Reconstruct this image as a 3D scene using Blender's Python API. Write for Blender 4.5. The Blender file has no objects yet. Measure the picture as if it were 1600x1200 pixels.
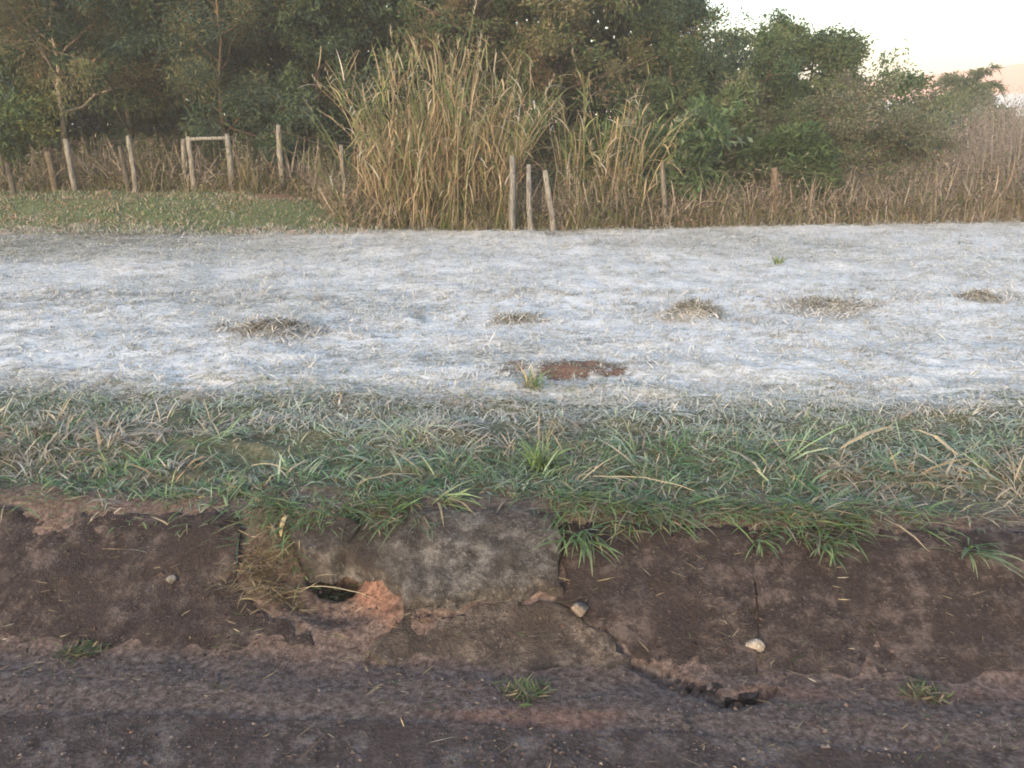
import bpy, math, random
import numpy as np
from mathutils import Vector

# ------------------------------------------------------------------ camera, sky, sun, exposure
scene = bpy.context.scene
COL = scene.collection
F_PX, PITCH, CAM_H = 1256.0, math.radians(18.0), 1.9
cam_d = bpy.data.cameras.new('camera'); cam = bpy.data.objects.new('camera', cam_d); COL.objects.link(cam)
cam.location = (0, 0, CAM_H); cam.rotation_euler = (math.pi/2 - PITCH, 0, 0)
cam_d.sensor_width = 36; cam_d.lens = 36*F_PX/1600; cam_d.clip_start = 0.05; cam_d.clip_end = 9000
scene.camera = cam

SUN_EL, SUN_AZ = math.radians(5.0), math.radians(-155)   # azimuth from +Y towards +X: low behind the camera, to the left
world = bpy.data.worlds.new('World'); scene.world = world; world.use_nodes = True
wt = world.node_tree
sky = wt.nodes.new('ShaderNodeTexSky'); sky.sky_type = 'NISHITA'; sky.sun_disc = False
sky.sun_elevation = SUN_EL; sky.sun_rotation = SUN_AZ
sky.air_density = 0.86; sky.dust_density = 4.2; sky.ozone_density = 1.0
bg = wt.nodes['Background']; bg.inputs['Strength'].default_value = 0.15
wt.links.new(sky.outputs[0], bg.inputs[0])
sun_d = bpy.data.lights.new('sun', 'SUN'); sun = bpy.data.objects.new('sun', sun_d); COL.objects.link(sun)
sun_d.energy = 0.65; sun_d.angle = math.radians(28); sun_d.color = (1.0, 0.93, 0.85)
sdir = Vector((math.sin(SUN_AZ)*math.cos(SUN_EL), math.cos(SUN_AZ)*math.cos(SUN_EL), math.sin(SUN_EL)))
sun.rotation_euler = sdir.to_track_quat('Z', 'Y').to_euler(); sun.location = (-4, -8, 12)
vs = scene.view_settings
vs.view_transform = 'Standard'; vs.look = 'None'; vs.gamma = 1; vs.use_curve_mapping = False
vs.exposure = 2.85
scene.cycles.use_denoising = True
try: scene.cycles.denoiser = 'OPENIMAGEDENOISE'
except Exception: pass
scene.cycles.max_bounces = 6; scene.cycles.diffuse_bounces = 3; scene.cycles.transmission_bounces = 3
scene.cycles.filter_width = 1.8

RNG = np.random.default_rng(7)
random.seed(7)

# ------------------------------------------------------------------ helpers
def lin(r, g, b):
    f = lambda v: v/12.92 if v <= .04045 else ((v+.055)/1.055)**2.4
    return np.array([f(r/255), f(g/255), f(b/255)])

_T = np.random.default_rng(99).random((256, 256))
def vnoise(x, y):
    x = np.asarray(x, float); y = np.asarray(y, float)
    xi = np.floor(x).astype(int); yi = np.floor(y).astype(int)
    fx = x-xi; fy = y-yi
    fx = fx*fx*(3-2*fx); fy = fy*fy*(3-2*fy)
    a = _T[xi & 255, yi & 255]; b = _T[(xi+1) & 255, yi & 255]
    c = _T[xi & 255, (yi+1) & 255]; d = _T[(xi+1) & 255, (yi+1) & 255]
    return (a*(1-fx)+b*fx)*(1-fy)+(c*(1-fx)+d*fx)*fy
def fbm(x, y, o=3):
    s = 0; a = 1; t = 0
    for k in range(o):
        s = s+a*vnoise(x*2**k+17.3*k, y*2**k+5.1*k); t += a; a *= .5
    return s/t
def sst(v, a, b):
    t = np.clip((np.asarray(v, float)-a)/(b-a), 0, 1); return t*t*(3-2*t)

def tag(o, label=None, cat=None, group=None, kind=None):
    if label: o['label'] = label
    if cat: o['category'] = cat
    if group: o['group'] = group
    if kind: o['kind'] = kind
    return o
def empty(name, loc, label, cat, group=None):
    o = bpy.data.objects.new(name, None); COL.objects.link(o); o.location = loc; o.empty_display_size = .2
    return tag(o, label, cat, group)

class MB:
    """collects quads / triangles with a colour per vertex; build() links them as one mesh object"""
    def __init__(s): s.v = []; s.q = []; s.t = []; s.c = []; s.n = 0
    def add(s, v, q=None, t=None, c=(1, 1, 1)):
        v = np.asarray(v, float).reshape(-1, 3); c = np.asarray(c, float)
        if c.ndim == 1: c = np.tile(c, (len(v), 1))
        s.v.append(v); s.c.append(c)
        if q is not None and len(q): s.q.append(np.asarray(q, int).reshape(-1, 4)+s.n)
        if t is not None and len(t): s.t.append(np.asarray(t, int).reshape(-1, 3)+s.n)
        s.n += len(v)
    def mesh(s, name, mat, smooth=False, origin=(0, 0, 0)):
        v = np.concatenate(s.v)-np.asarray(origin, float); c = np.concatenate(s.c)
        q = np.concatenate(s.q) if s.q else np.zeros((0, 4), int)
        t = np.concatenate(s.t) if s.t else np.zeros((0, 3), int)
        me = bpy.data.meshes.new(name)
        me.vertices.add(len(v)); me.vertices.foreach_set('co', v.ravel().astype(np.float32))
        li = np.concatenate([q.ravel(), t.ravel()]).astype(np.int32)
        me.loops.add(len(li)); me.loops.foreach_set('vertex_index', li)
        np_ = len(q)+len(t); me.polygons.add(np_)
        st = np.concatenate([np.arange(len(q))*4, len(q)*4+np.arange(len(t))*3]).astype(np.int32)
        me.polygons.foreach_set('loop_start', st)
        me.polygons.foreach_set('use_smooth', np.full(np_, smooth))
        me.update(calc_edges=True)
        at = me.attributes.new('tint', 'FLOAT_COLOR', 'POINT')
        at.data.foreach_set('color', np.concatenate([np.clip(c, 0, 1), np.ones((len(c), 1))], 1).ravel().astype(np.float32))
        me.materials.append(mat)
        return me
    def build(s, name, mat, parent=None, smooth=False, origin=(0, 0, 0)):
        o = bpy.data.objects.new(name, s.mesh(name, mat, smooth, origin)); COL.objects.link(o)
        if parent is not None: o.parent = parent
        else: o.location = origin
        return o
    def tube(s, pts, radii, sides=6, c=(1, 1, 1), cap=True, jitter=0, rng=RNG):
        pts = np.asarray(pts, float); n = len(pts); radii = np.broadcast_to(np.asarray(radii, float), (n,))
        tan = np.gradient(pts, axis=0); tan /= np.linalg.norm(tan, axis=1)[:, None]+1e-9
        ref = np.where(np.abs(tan[:, 2:3]) > .9, np.array([[1., 0, 0]]), np.array([[0, 0, 1.]]))
        a = np.cross(tan, ref); a /= np.linalg.norm(a, axis=1)[:, None]+1e-9; b = np.cross(tan, a)
        th = np.arange(sides)*2*math.pi/sides
        r = radii[:, None]*np.ones(sides)
        if jitter: r = r*(1+rng.normal(0, jitter, r.shape))
        v = pts[:, None]+r[..., None]*(np.cos(th)[None, :, None]*a[:, None]+np.sin(th)[None, :, None]*b[:, None])
        i = np.arange(n-1)[:, None]*sides; j = np.arange(sides)[None]; j2 = (j+1) % sides
        q = np.stack([i+j, i+j2, i+sides+j2, i+sides+j], -1).reshape(-1, 4)
        v = v.reshape(-1, 3); t = []
        if cap:
            v = np.concatenate([v, pts[-1:]]); k = len(v)-1; o = (n-1)*sides
            t = [[o+m, o+(m+1) % sides, k] for m in range(sides)]
        s.add(v, q, t, c)
    def blades(s, P, az, L, W, lean, bend, segs, col, tip=None, twist=None, rng=RNG):
        """ribbons growing from P, tilting away from vertical by lean and curling by bend"""
        P = np.asarray(P, float); N = len(P)
        one = np.ones(N); az = az*one; L = L*one; W = W*one; lean = lean*one; bend = bend*one
        col = np.broadcast_to(np.asarray(col, float), (N, 3)); tip = col if tip is None else np.broadcast_to(np.asarray(tip, float), (N, 3))
        hd = np.stack([np.cos(az), np.sin(az), 0*az], 1)
        if twist is None: twist = rng.uniform(-.9, .9, N)
        wd = np.stack([-np.sin(az+twist), np.cos(az+twist), rng.uniform(-.35, .35, N)], 1)
        cur = P.copy(); V = []; C = []
        for k in range(segs+1):
            f = k/segs
            w = W*(np.sin(math.pi*(.22+.78*f))**.8 if f > 0 else .62)*.5
            w = np.maximum(w, W*.05)
            V += [cur-wd*w[:, None], cur+wd*w[:, None]]
            C += [col*(1-f)+tip*f]*2
            th = lean+bend*(f+.5/segs)
            cur = cur+(hd*np.sin(th)[:, None]+np.array([0, 0, 1.])*np.cos(th)[:, None])*(L/segs)[:, None]
        m = 2*(segs+1)
        V = np.stack(V, 1).reshape(-1, 3); C = np.stack(C, 1).reshape(-1, 3)
        k = np.arange(segs)*2; q1 = np.stack([k, k+1, k+3, k+2], -1)
        q = (np.arange(N)[:, None, None]*m+q1[None]).reshape(-1, 4)
        s.add(V, q, None, C)
    def leaves(s, P, D, L, W, col, rng=RNG, fold=.25):
        """folded rhombic leaves at P pointing along D"""
        N = len(P); D = D/(np.linalg.norm(D, axis=1)[:, None]+1e-9)
        R = rng.normal(0, 1, (N, 3)); S = np.cross(D, R); S /= np.linalg.norm(S, axis=1)[:, None]+1e-9
        U = np.cross(S, D); L = (L*np.ones(N))[:, None]; W = (W*np.ones(N))[:, None]
        mid = P+D*L*.45
        v = np.stack([P, mid+S*W*.5+U*W*fold, P+D*L-U*L*.08, mid-S*W*.5+U*W*fold], 1).reshape(-1, 3)
        i = np.arange(N)[:, None]*4
        t = np.concatenate([i+np.array([[0, 1, 2]]), i+np.array([[0, 2, 3]])], 1).reshape(-1, 3)
        s.add(v, None, t, np.repeat(np.broadcast_to(col, (N, 3)), 4, 0))

# pixel of the photograph -> ray, ground point, point at a known distance
def ray(px, py):
    d = np.array([(px-800)/F_PX, 1.0, -(py-600)/F_PX])
    c, s_ = math.cos(PITCH), math.sin(PITCH)
    return np.array([d[0], d[1]*c+d[2]*s_, -d[1]*s_+d[2]*c])
def at(px, py, Y):
    r = ray(px, py); return np.array([0, 0, CAM_H])+r*(Y/r[1])

# ------------------------------------------------------------------ terrain height
def _flat(px, py, z):
    r = ray(px, py); t = (z-CAM_H)/r[2]; return (r*t)[:2]
CRACK = [_flat(985, 1030, -.355), _flat(1075, 1068, -.36), _flat(1142, 1101, -.36), _flat(1200, 1080, -.36)]
def seg_dist(x, y, a, b):
    t = np.clip(((x-a[0])*(b[0]-a[0])+(y-a[1])*(b[1]-a[1]))/((b[0]-a[0])**2+(b[1]-a[1])**2), 0, 1)
    return np.hypot(x-a[0]-t*(b[0]-a[0]), y-a[1]-t*(b[1]-a[1]))
def yb(x, y): return y+0.06*x                      # distance measured across the road and ditch
TOE_Z = -0.37
def height(x, y, fine=True):
    x = np.asarray(x, float); y = np.asarray(y, float)
    b = yb(x, y)+.10*(fbm(x*1.3+9, y*0+3.3)-.5)
    z = TOE_Z*(1-sst(b, 2.93, 3.70))
    z = z+0.035*sst(2.93-b, 0, .30)
    z = z+0.50*sst(y, 14.9, 17.6)*sst(-x, 1.7, 5.4)*(1-.35*sst(y, 19, 26))
    if fine:
        fld = sst(b, 3.5, 4.0)
        z = z+fld*(.07*(fbm(x*.8, y*1.1+40)-.5)+.085*(fbm(x*2.6+7, y*5.0)-.5)+.045*(fbm(x*7, y*12+3)-.5))
        z = z+.07*np.exp(-((b-3.78)/.14)**2)*(fbm(x*2.2+3, y*1.5)-.15)
        low = 1-sst(b, 2.6, 2.95)
        z = z+(1-fld)*(1-low)*(.035*(fbm(x*5, y*7+11)-.5))+(1-fld)*.012*(fbm(x*14, y*19)-.5)
        # the washed-out hollow beside the broken slab
        hx, hy = -0.90, 3.37
        d = np.sqrt(((x-hx)/.36)**2+((y-hy+.25*(x-hx))/.19)**2)
        z = z-.09*(1-sst(d, .35, 1.05))
        d = np.sqrt(((x+.84)/.19)**2+((y-3.50)/.14)**2)
        z = z-.36*(1-sst(d, .45, 1.0))
        for k_ in range(3): z = z-(.05, .08, .11)[k_]*(1-sst(seg_dist(x, y, CRACK[k_], CRACK[k_+1]), .012, .045))
    return z
def ground(px, py):
    r = ray(px, py); o = np.array([0, 0, CAM_H]); t = 2.0
    while t < 120:
        p = o+r*t
        if p[2] <= float(height(p[0], p[1])): break
        t += .01 if t < 8 else .03
    return p
def on(x, y): return float(height(x, y))

# ------------------------------------------------------------------ materials
def nodes(name):
    m = bpy.data.materials.new(name); m.use_nodes = True
    nt = m.node_tree; b = nt.nodes['Principled BSDF']; b.inputs['Specular IOR Level'].default_value = .25
    return m, nt, b
def N(nt, t, **kw):
    n = nt.nodes.new(t)
    for k, v in kw.items():
        if k in n.inputs: n.inputs[k].default_value = v
        else: setattr(n, k, v)
    return n
def noise(nt, scale, detail=4, rough=.6, vec=None):
    n = N(nt, 'ShaderNodeTexNoise'); n.inputs['Scale'].default_value = scale
    n.inputs['Detail'].default_value = detail; n.inputs['Roughness'].default_value = rough
    if vec is not None: nt.links.new(vec, n.inputs['Vector'])
    return n.outputs['Fac']
def ramp(nt, fac, stops):
    r = N(nt, 'ShaderNodeValToRGB'); e = r.color_ramp.elements
    while len(e) < len(stops): e.new(.5)
    for el, (p, c) in zip(e, stops): el.position = p; el.color = (*c, 1) if len(c) == 3 else c
    nt.links.new(fac, r.inputs[0]); return r.outputs[0]
def mix(nt, f, a, b, mode='MIX'):
    n = N(nt, 'ShaderNodeMix', data_type='RGBA', blend_type=mode)
    for s, v in ((n.inputs[0], f), (n.inputs[6], a), (n.inputs[7], b)):
        if hasattr(v, 'node'): nt.links.new(v, s)
        else: s.default_value = v if not isinstance(v, (tuple, list, np.ndarray)) else (*v, 1)
    return n.outputs[2]
def bump(nt, b, h, dist, strength=1):
    n = N(nt, 'ShaderNodeBump'); n.inputs['Distance'].default_value = dist; n.inputs['Strength'].default_value = strength
    nt.links.new(h, n.inputs['Height']); nt.links.new(n.outputs[0], b.inputs['Normal'])
def objpos(nt):
    return N(nt, 'ShaderNodeNewGeometry').outputs['Position']

def leaf_material(name, rough=.6, transl=.3, vary=.25, scale=9):
    m, nt, b = nodes(name)
    a = N(nt, 'ShaderNodeAttribute', attribute_name='tint')
    n = noise(nt, scale, 3, .6, objpos(nt))
    v = ramp(nt, n, [(.3, (1-vary,)*3), (.7, (1+vary if vary < 0 else 1.0,)*3)])
    c = mix(nt, 1.0, a.outputs['Color'], v, 'MULTIPLY')
    nt.links.new(c, b.inputs['Base Color']); b.inputs['Roughness'].default_value = rough
    if transl:
        t = N(nt, 'ShaderNodeBsdfTranslucent'); nt.links.new(c, t.inputs['Color'])
        ms = N(nt, 'ShaderNodeMixShader'); ms.inputs[0].default_value = transl
        out = nt.nodes['Material Output']
        nt.links.new(b.outputs[0], ms.inputs[1]); nt.links.new(t.outputs[0], ms.inputs[2]); nt.links.new(ms.outputs[0], out.inputs[0])
    return m
M_LEAF = leaf_material('tree_leaf', .55, .38, .18)
M_GRASS = leaf_material('grass_blade', .6, .25, .15, 14)
M_REED = leaf_material('reed_blade', .6, .25, .2, 12)
M_STRAW = leaf_material('dry_straw', .75, .12, .25, 30)

def bark_material(name, c0, c1, lichen=None):
    m, nt, b = nodes(name)
    tc = N(nt, 'ShaderNodeTexCoord').outputs['Object']
    mp = N(nt, 'ShaderNodeMapping'); mp.inputs['Scale'].default_value = (14, 14, 2.2); nt.links.new(tc, mp.inputs[0])
    n = noise(nt, 3.0, 6, .65, mp.outputs[0])
    c = ramp(nt, n, [(.38, c0), (.62, c1)])
    if lichen is not None:
        l = ramp(nt, noise(nt, 9, 4, .6, tc), [(.54, (0, 0, 0)), (.66, (1, 1, 1))])
        c = mix(nt, l, c, lichen)
    a = N(nt, 'ShaderNodeAttribute', attribute_name='tint')
    c = mix(nt, 1.0, c, a.outputs['Color'], 'MULTIPLY')
    nt.links.new(c, b.inputs['Base Color']); b.inputs['Roughness'].default_value = .95
    bump(nt, b, n, .012, .8)
    return m
M_BARK = bark_material('dark_bark', (.035, .028, .022), (.12, .10, .08))
M_PALEBARK = bark_material('pale_bark', (.13, .105, .08), (.34, .29, .22))
M_POST = bark_material('weathered_post', (.075, .070, .066), (.27, .265, .255), (.20, .21, .195))
m, nt, b = nodes('rusty_wire'); b.inputs['Base Color'].default_value = (.10, .085, .075, 1); b.inputs['Roughness'].default_value = .7; b.inputs['Metallic'].default_value = .4
M_WIRE = m

def ground_material():
    # tint: R frost cover, G living grass, B bare red soil
    m, nt, b = nodes('frosted_ground')
    a = N(nt, 'ShaderNodeAttribute', attribute_name='tint')
    sp = N(nt, 'ShaderNodeSeparateColor'); nt.links.new(a.outputs['Color'], sp.inputs[0])
    pos = objpos(nt)
    n1 = noise(nt, 34, 6, .72, pos); mp = N(nt, 'ShaderNodeMapping'); mp.inputs['Scale'].default_value = (.38, 1, 1); nt.links.new(pos, mp.inputs[0]); n2 = noise(nt, 19, 5, .68, mp.outputs[0]); n3 = noise(nt, 90, 3, .6, pos)
    soil = ramp(nt, n1, [(.38, (.058, .042, .038)), (.52, (.125, .092, .082)), (.66, (.22, .168, .15))])
    red = ramp(nt, n1, [(.38, (.13, .068, .05)), (.62, (.28, .155, .115))])
    grass = ramp(nt, n1, [(.38, (.05, .078, .036)), (.52, (.11, .145, .072)), (.66, (.20, .21, .125))])
    c = mix(nt, sp.outputs[1], soil, grass); c = mix(nt, sp.outputs[2], c, red)
    def mth(op, x, y):
        k = N(nt, 'ShaderNodeMath', operation=op)
        for s, v in zip(k.inputs, (x, y)):
            if hasattr(v, 'node'): nt.links.new(v, s)
            else: s.default_value = v
        return k.outputs[0]
    nn = mth('ADD', mth('MULTIPLY', n1, .44), mth('ADD', mth('MULTIPLY', n2, .40), mth('MULTIPLY', n3, .16)))
    fr = N(nt, 'ShaderNodeMapRange'); 
    s = mth('ADD', nn, mth('MULTIPLY', sp.outputs[0], .55)); nt.links.new(s, fr.inputs[0])
    fr.inputs[1].default_value = .80; fr.inputs[2].default_value = 1.04
    c = mix(nt, fr.outputs[0], c, (.71, .725, .755))
    nt.links.new(c, b.inputs['Base Color']); b.inputs['Roughness'].default_value = .95
    bump(nt, b, nn, .03, .7)
    return m
M_GROUND = ground_material()

def dirt_concrete(name, c0, c1, c2, stain):
    m, nt, b = nodes(name)
    pos = objpos(nt)
    n1 = noise(nt, 11, 7, .68, pos); n2 = noise(nt, 55, 4, .7, pos); n3 = noise(nt, 3.2, 5, .6, pos)
    c = ramp(nt, n1, [(.38, c0), (.5, c1), (.64, c2)])
    sp = ramp(nt, n2, [(.58, (0, 0, 0)), (.68, (1, 1, 1))])
    c = mix(nt, sp, c, c2)
    st = ramp(nt, n3, [(.46, (0, 0, 0)), (.62, (1, 1, 1))])
    c = mix(nt, st, c, stain)
    c = mix(nt, .45, c, ramp(nt, n2, [(.34, (.25,)*3), (.62, (1,)*3)]), 'MULTIPLY')
    nt.links.new(c, b.inputs['Base Color']); b.inputs['Roughness'].default_value = .93
    ad = N(nt, 'ShaderNodeMath', operation='ADD'); nt.links.new(n1, ad.inputs[0]); nt.links.new(n2, ad.inputs[1])
    bump(nt, b, ad.outputs[0], .02, .9)
    return m
M_SLAB = dirt_concrete('grimy_concrete', (.029, .023, .024), (.050, .040, .041), (.115, .095, .093), (.040, .031, .032))
M_SLABTAN = dirt_concrete('soil_crusted_concrete', (.05, .041, .038), (.088, .073, .066), (.18, .152, .135), (.062, .05, .045))
M_SLABGREY = dirt_concrete('grey_concrete', (.040, .037, .036), (.082, .077, .076), (.18, .172, .168), (.045, .039, .038))
M_STONE = dirt_concrete('pale_stone', (.14, .12, .105), (.30, .27, .24), (.44, .41, .375), (.22, .18, .16))
M_ASPHALT = dirt_concrete('asphalt', (.052, .041, .041), (.086, .069, .069), (.17, .145, .14), (.066, .051, .050))

# ------------------------------------------------------------------ ground sheet, road, hill
def spaced(fine0, fine1, step, lo, hi, g, far=30, g2=1.15, gl=None):
    a = list(np.arange(fine0, fine1, step)); s = step
    while a[-1] < hi: s *= g if a[-1] < far else g2; a.append(a[-1]+s)
    l = []; s = step; x = fine0
    while x > lo: s *= gl or (g if x > -far else g2); x -= s; l.append(x)
    return np.array(l[::-1]+a)
gx = spaced(-3.2, 3.2, .042, -2500, 2500, 1.04)
gy = spaced(2.0, 4.4, .028, -300, 3000, 1.03, gl=1.2)
X, Y = np.meshgrid(gx, gy)
Z = height(X, Y)
B = yb(X, Y)
def zones(x, y):
    """frost cover, living grass and bare red soil at a spot of ground"""
    b = yb(x, y)
    frost = .96*sst(b, 4.8, 6.1)+.48*sst(b, 4.0, 5.0)*(1-sst(b, 4.8, 6.1))
    frost = frost*(.74+.30*fbm(x*.5+3, y*.9)+.10*(fbm(x*2.2, y*5.0)-.5)*2)
    frost *= 1-.28*sst(-x, 2, 6)*sst(y, 10.5, 14)*(fbm(x*.35+2, y*1.1)*1.4)
    mnd = sst(y, 14.6, 15.5)*sst(-x, 1.2, 2.6)
    frost *= 1-.97*mnd
    hedge = sst(y-(15.1+.14*np.clip(x, 0, 30)), -.15, .25)*(1-sst(y, 26, 34)*sst(x, 0, 6))
    frost *= 1-.95*hedge*(1-mnd)
    grass = .55*sst(b, 3.62, 4.3)+.45*mnd
    rag = .9*(fbm(x*5, y*8)-.5)+.8*(fbm(x*14, y*20)-.5)
    red = .8*np.clip(1.5*(np.exp(-(((x-.50)/.68)**2+((y-6.22)/.30)**2))+rag-.36), 0, 1)*np.exp(-(((x-.5)/.75)**2+((y-6.2)/.34)**2)**2)
    red += np.exp(-(((x-.9)/.8)**2+((y-14.75)/.16)**2)**2)*.8
    red += np.exp(-(((x+4.9)/.7)**2+((y-17.3)/.35)**2)**2)*.7
    red += .8*np.exp(-((((x+.65)+.8*(y-3.32))/.085)**2+((y-3.33)/.16)**2)**2)
    red += .55*sst(fbm(x*1.1+31, y*5), .56, .70)*sst(b, 2.45, 2.6)*(1-sst(b, 2.85, 3.0))
    red = np.clip(red, 0, 1)
    return np.clip(frost*(1-red*.85), 0, 1), np.clip(grass*(1-red), 0, 1), red
fr, gr, rd = zones(X, Y)
g = MB(); ny, nx = X.shape
i = np.arange(ny-1)[:, None]*nx+np.arange(nx-1)[None]
g.add(np.stack([X, Y, Z], -1).reshape(-1, 3), np.stack([i, i+1, i+nx+1, i+nx], -1).reshape(-1, 4), None, np.stack([fr, gr, rd], -1).reshape(-1, 3))
tag(g.build('ground', M_GROUND, None, True), kind='structure')

def strip(xs, inner, outer, z_off, n=6, name='road', mat=M_ASPHALT):
    mb = MB(); V = []
    for x in xs:
        e0 = inner(x); e1 = outer(x)
        for k in range(n+1):
            y = e0+(e1-e0)*k/n-.06*x
            V.append((x, y, on(x, y)+z_off if k > n-2 and False else z_off+TOE_Z+.035))
    m_ = len(xs); i = np.arange(m_-1)[:, None]*(n+1)+np.arange(n)[None]
    mb.add(V, np.stack([i, i+n+1, i+n+2, i+1], -1).reshape(-1, 4))
    return tag(mb.build(name, mat, None, True), kind='structure')
xs = np.concatenate([np.linspace(-300, -6, 20), np.arange(-5.9, 6, .06), np.linspace(6.1, 300, 20)])
strip(xs, lambda x: -5.5, lambda x: 2.50+.16*float(fbm(x*1.7, 2.2, 4))-.05, .012)

def hill_obj():
    mb = MB(); xs = np.linspace(-700, 1900, 131); ts = np.linspace(0, 1, 26)
    XX, TT = np.meshgrid(xs, ts)
    crest = 44+(XX-370)*.12 + 6*(fbm(XX*.004, XX*0+3)-.5) + 9*(fbm(XX*.0013, XX*0+8)-.5)
    crest = np.where(XX > 900, crest-(XX-900)*.11, crest); crest = np.clip(crest, 4, 72)
    YY = 420+TT*380+TT*0; ZZ = -2+(crest+2)*np.sin(TT*math.pi*.5)**1.2+1.5*(fbm(XX*.02, YY*.02)-.5)
    back = MB
    fpx = TT
    up = sst(TT+.10*(fbm(XX*.006+4, YY*.006)-.5), 1.0, 1.05)
    up = sst(TT+.06*(fbm(XX*.006+4, YY*.006)-.5), .39, .43)
    sunlit_pink = np.array([.74, .30, .17]); shaded_frost = np.array([.55, .56, .58])  # low sun on upper slope, shadow on frosty lower slope, painted as colour
    C = sunlit_pink*up[..., None]+shaded_frost*(1-up[..., None]); C = C*(.9+.2*fbm(XX*.03, YY*.06))[..., None]
    n_ = len(xs); i = np.arange(len(ts)-1)[:, None]*n_+np.arange(n_-1)[None]
    mb.add(np.stack([XX, YY, ZZ], -1).reshape(-1, 3), np.stack([i, i+1, i+n_+1, i+n_], -1).reshape(-1, 4), None, C.reshape(-1, 3))
    # far side of the ridge
    xb = np.stack([xs, np.full_like(xs, 1250.), np.full_like(xs, -2.)], -1); top = np.stack([XX, YY, ZZ], -1)[-1]
    j = np.arange(n_-1); mb.add(np.concatenate([top, xb]), np.stack([j, j+1, j+n_+1, j+n_], -1), None, sunlit_pink)
    mb.v = [v*np.array([.36, .36, .36])+np.array([0, 0, 1.2]) for v in mb.v]
    return mb
m, nt, b = nodes('far_hill_sun_shade')
a = N(nt, 'ShaderNodeAttribute', attribute_name='tint'); c = mix(nt, .25, a.outputs['Color'], ramp(nt, noise(nt, .05, 5, .6, objpos(nt)), [(.35, (.6, .6, .6)), (.65, (1, 1, 1))]), 'MULTIPLY')
nt.links.new(c, b.inputs['Base Color']); b.inputs['Roughness'].default_value = 1
tag(hill_obj().build('hill', m, None, True), kind='structure')

# ------------------------------------------------------------------ concrete lining of the ditch: cracked slabs
def bank(px, py):                                   # pixel -> point on the undamaged sloping face of the ditch
    r = ray(px, py); t = 2.0
    while t < 9:
        p = np.array([0, 0, CAM_H])+r*t
        if p[2] <= TOE_Z*(1-float(sst(yb(p[0], p[1]), 2.93, 3.70))): break
        t += .004
    return p
def poly_slab(name, pts_px, mat, thick, parent, seed, lift=.0, sub=.034):
    """a slab with the outline given on the ditch face, gridded, chipped and uneven"""
    rng = np.random.default_rng(seed)
    P = [bank(*p) for p in pts_px]; P2 = np.array([[p[0], p[1]] for p in P])
    # roughen the outline
    out = []
    for k in range(len(P2)):
        a_, b_ = P2[k], P2[(k+1) % len(P2)]; n_ = max(1, int(np.linalg.norm(b_-a_)/.05))
        for j in range(n_):
            out.append(a_+(b_-a_)*j/n_+rng.normal(0, .011, 2))
    out = np.array(out)
    import bmesh
    bm = bmesh.new()
    base = lambda x, y: TOE_Z*(1-float(sst(yb(x, y), 2.93, 3.70)))
    vs_ = [bm.verts.new((x, y, base(x, y))) for x, y in out]
    f = bm.faces.new(vs_)
    if f.normal.z < 0: f.normal_flip()
    x0, y0 = out.min(0); x1, y1 = out.max(0)
    for x in np.arange(x0+sub, x1, sub):
        bmesh.ops.bisect_plane(bm, geom=bm.verts[:]+bm.edges[:]+bm.faces[:], plane_co=(x, 0, 0), plane_no=(1, 0, 0))
    for y in np.arange(y0+sub, y1, sub):
        bmesh.ops.bisect_plane(bm, geom=bm.verts[:]+bm.edges[:]+bm.faces[:], plane_co=(0, y, 0), plane_no=(0, 1, 0))
    r = bmesh.ops.extrude_face_region(bm, geom=bm.faces[:])
    topv = [g_ for g_ in r['geom'] if isinstance(g_, bmesh.types.BMVert)]
    tops = set(topv)
    bnd = {v for v in topv if any(len([f_ for f_ in e.link_faces if all(w in tops for w in f_.verts)]) == 1 for e in v.link_edges)}
    for v in topv:
        x, y = v.co.x, v.co.y
        z = base(x, y)+(thick+lift+.02)*float(sst(yb(x, y), 2.90, 3.12))-.02+.06*(float(fbm(x*3+seed, y*5))-.5)+.03*(float(fbm(x*12, y*12+seed))-.5)
        if v in bnd: z -= rng.uniform(.0, .018)
        v.co.z = z
        if v not in bnd: v.co.x += rng.normal(0, .006); v.co.y += rng.normal(0, .006)
    for v in bm.verts:
        if v not in tops: v.co.z = base(v.co.x, v.co.y)-.10
    bmesh.ops.recalc_face_normals(bm, faces=bm.faces[:])
    me = bpy.data.meshes.new(name); bm.to_mesh(me); bm.free()
    me.polygons.foreach_set('use_smooth', np.ones(len(me.polygons), bool))
    try: me.set_sharp_from_angle(angle=math.radians(38))
    except Exception: pass
    me.materials.append(mat)
    o = bpy.data.objects.new(name, me); COL.objects.link(o); o.parent = parent
    return o
lining = empty('ditch_lining', (0, 0, 0), 'cracked old concrete slabs lining the bank of the roadside ditch', 'ditch lining')
M_SOIL2 = M_SLAB
poly_slab('slab', [(-500, 805), (40, 800), (366, 806), (378, 860), (368, 905), (392, 955), (520, 1012), (420, 1034), (73, 1014), (-560, 1000)], M_SLAB, .014, lining, 5)
poly_slab('slab', [(532, 858), (560, 838), (640, 812), (866, 816), (878, 880), (872, 940), (840, 935), (742, 940), (690, 962), (634, 950), (590, 905)], M_SLABGREY, .055, lining, 8, .01)['label'] = 'paler grey broken slab overhanging the hollow'
poly_slab('slab', [(452, 846), (500, 832), (545, 828), (566, 842), (548, 868), (520, 884), (482, 882)], M_SLABGREY, .045, lining, 23, .035)['label'] = 'small added slab fragment jutting out to shade the dark hole'  # added chunk, raised over the hollow to cast shade into it
poly_slab('slab', [(640, 956), (695, 966), (745, 946), (842, 940), (878, 946), (905, 975), (985, 1026), (930, 1060), (560, 1027), (600, 1000)], M_SLABTAN, .022, lining, 11)['label'] = 'slab crusted with pale tan soil under the grey one'
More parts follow.
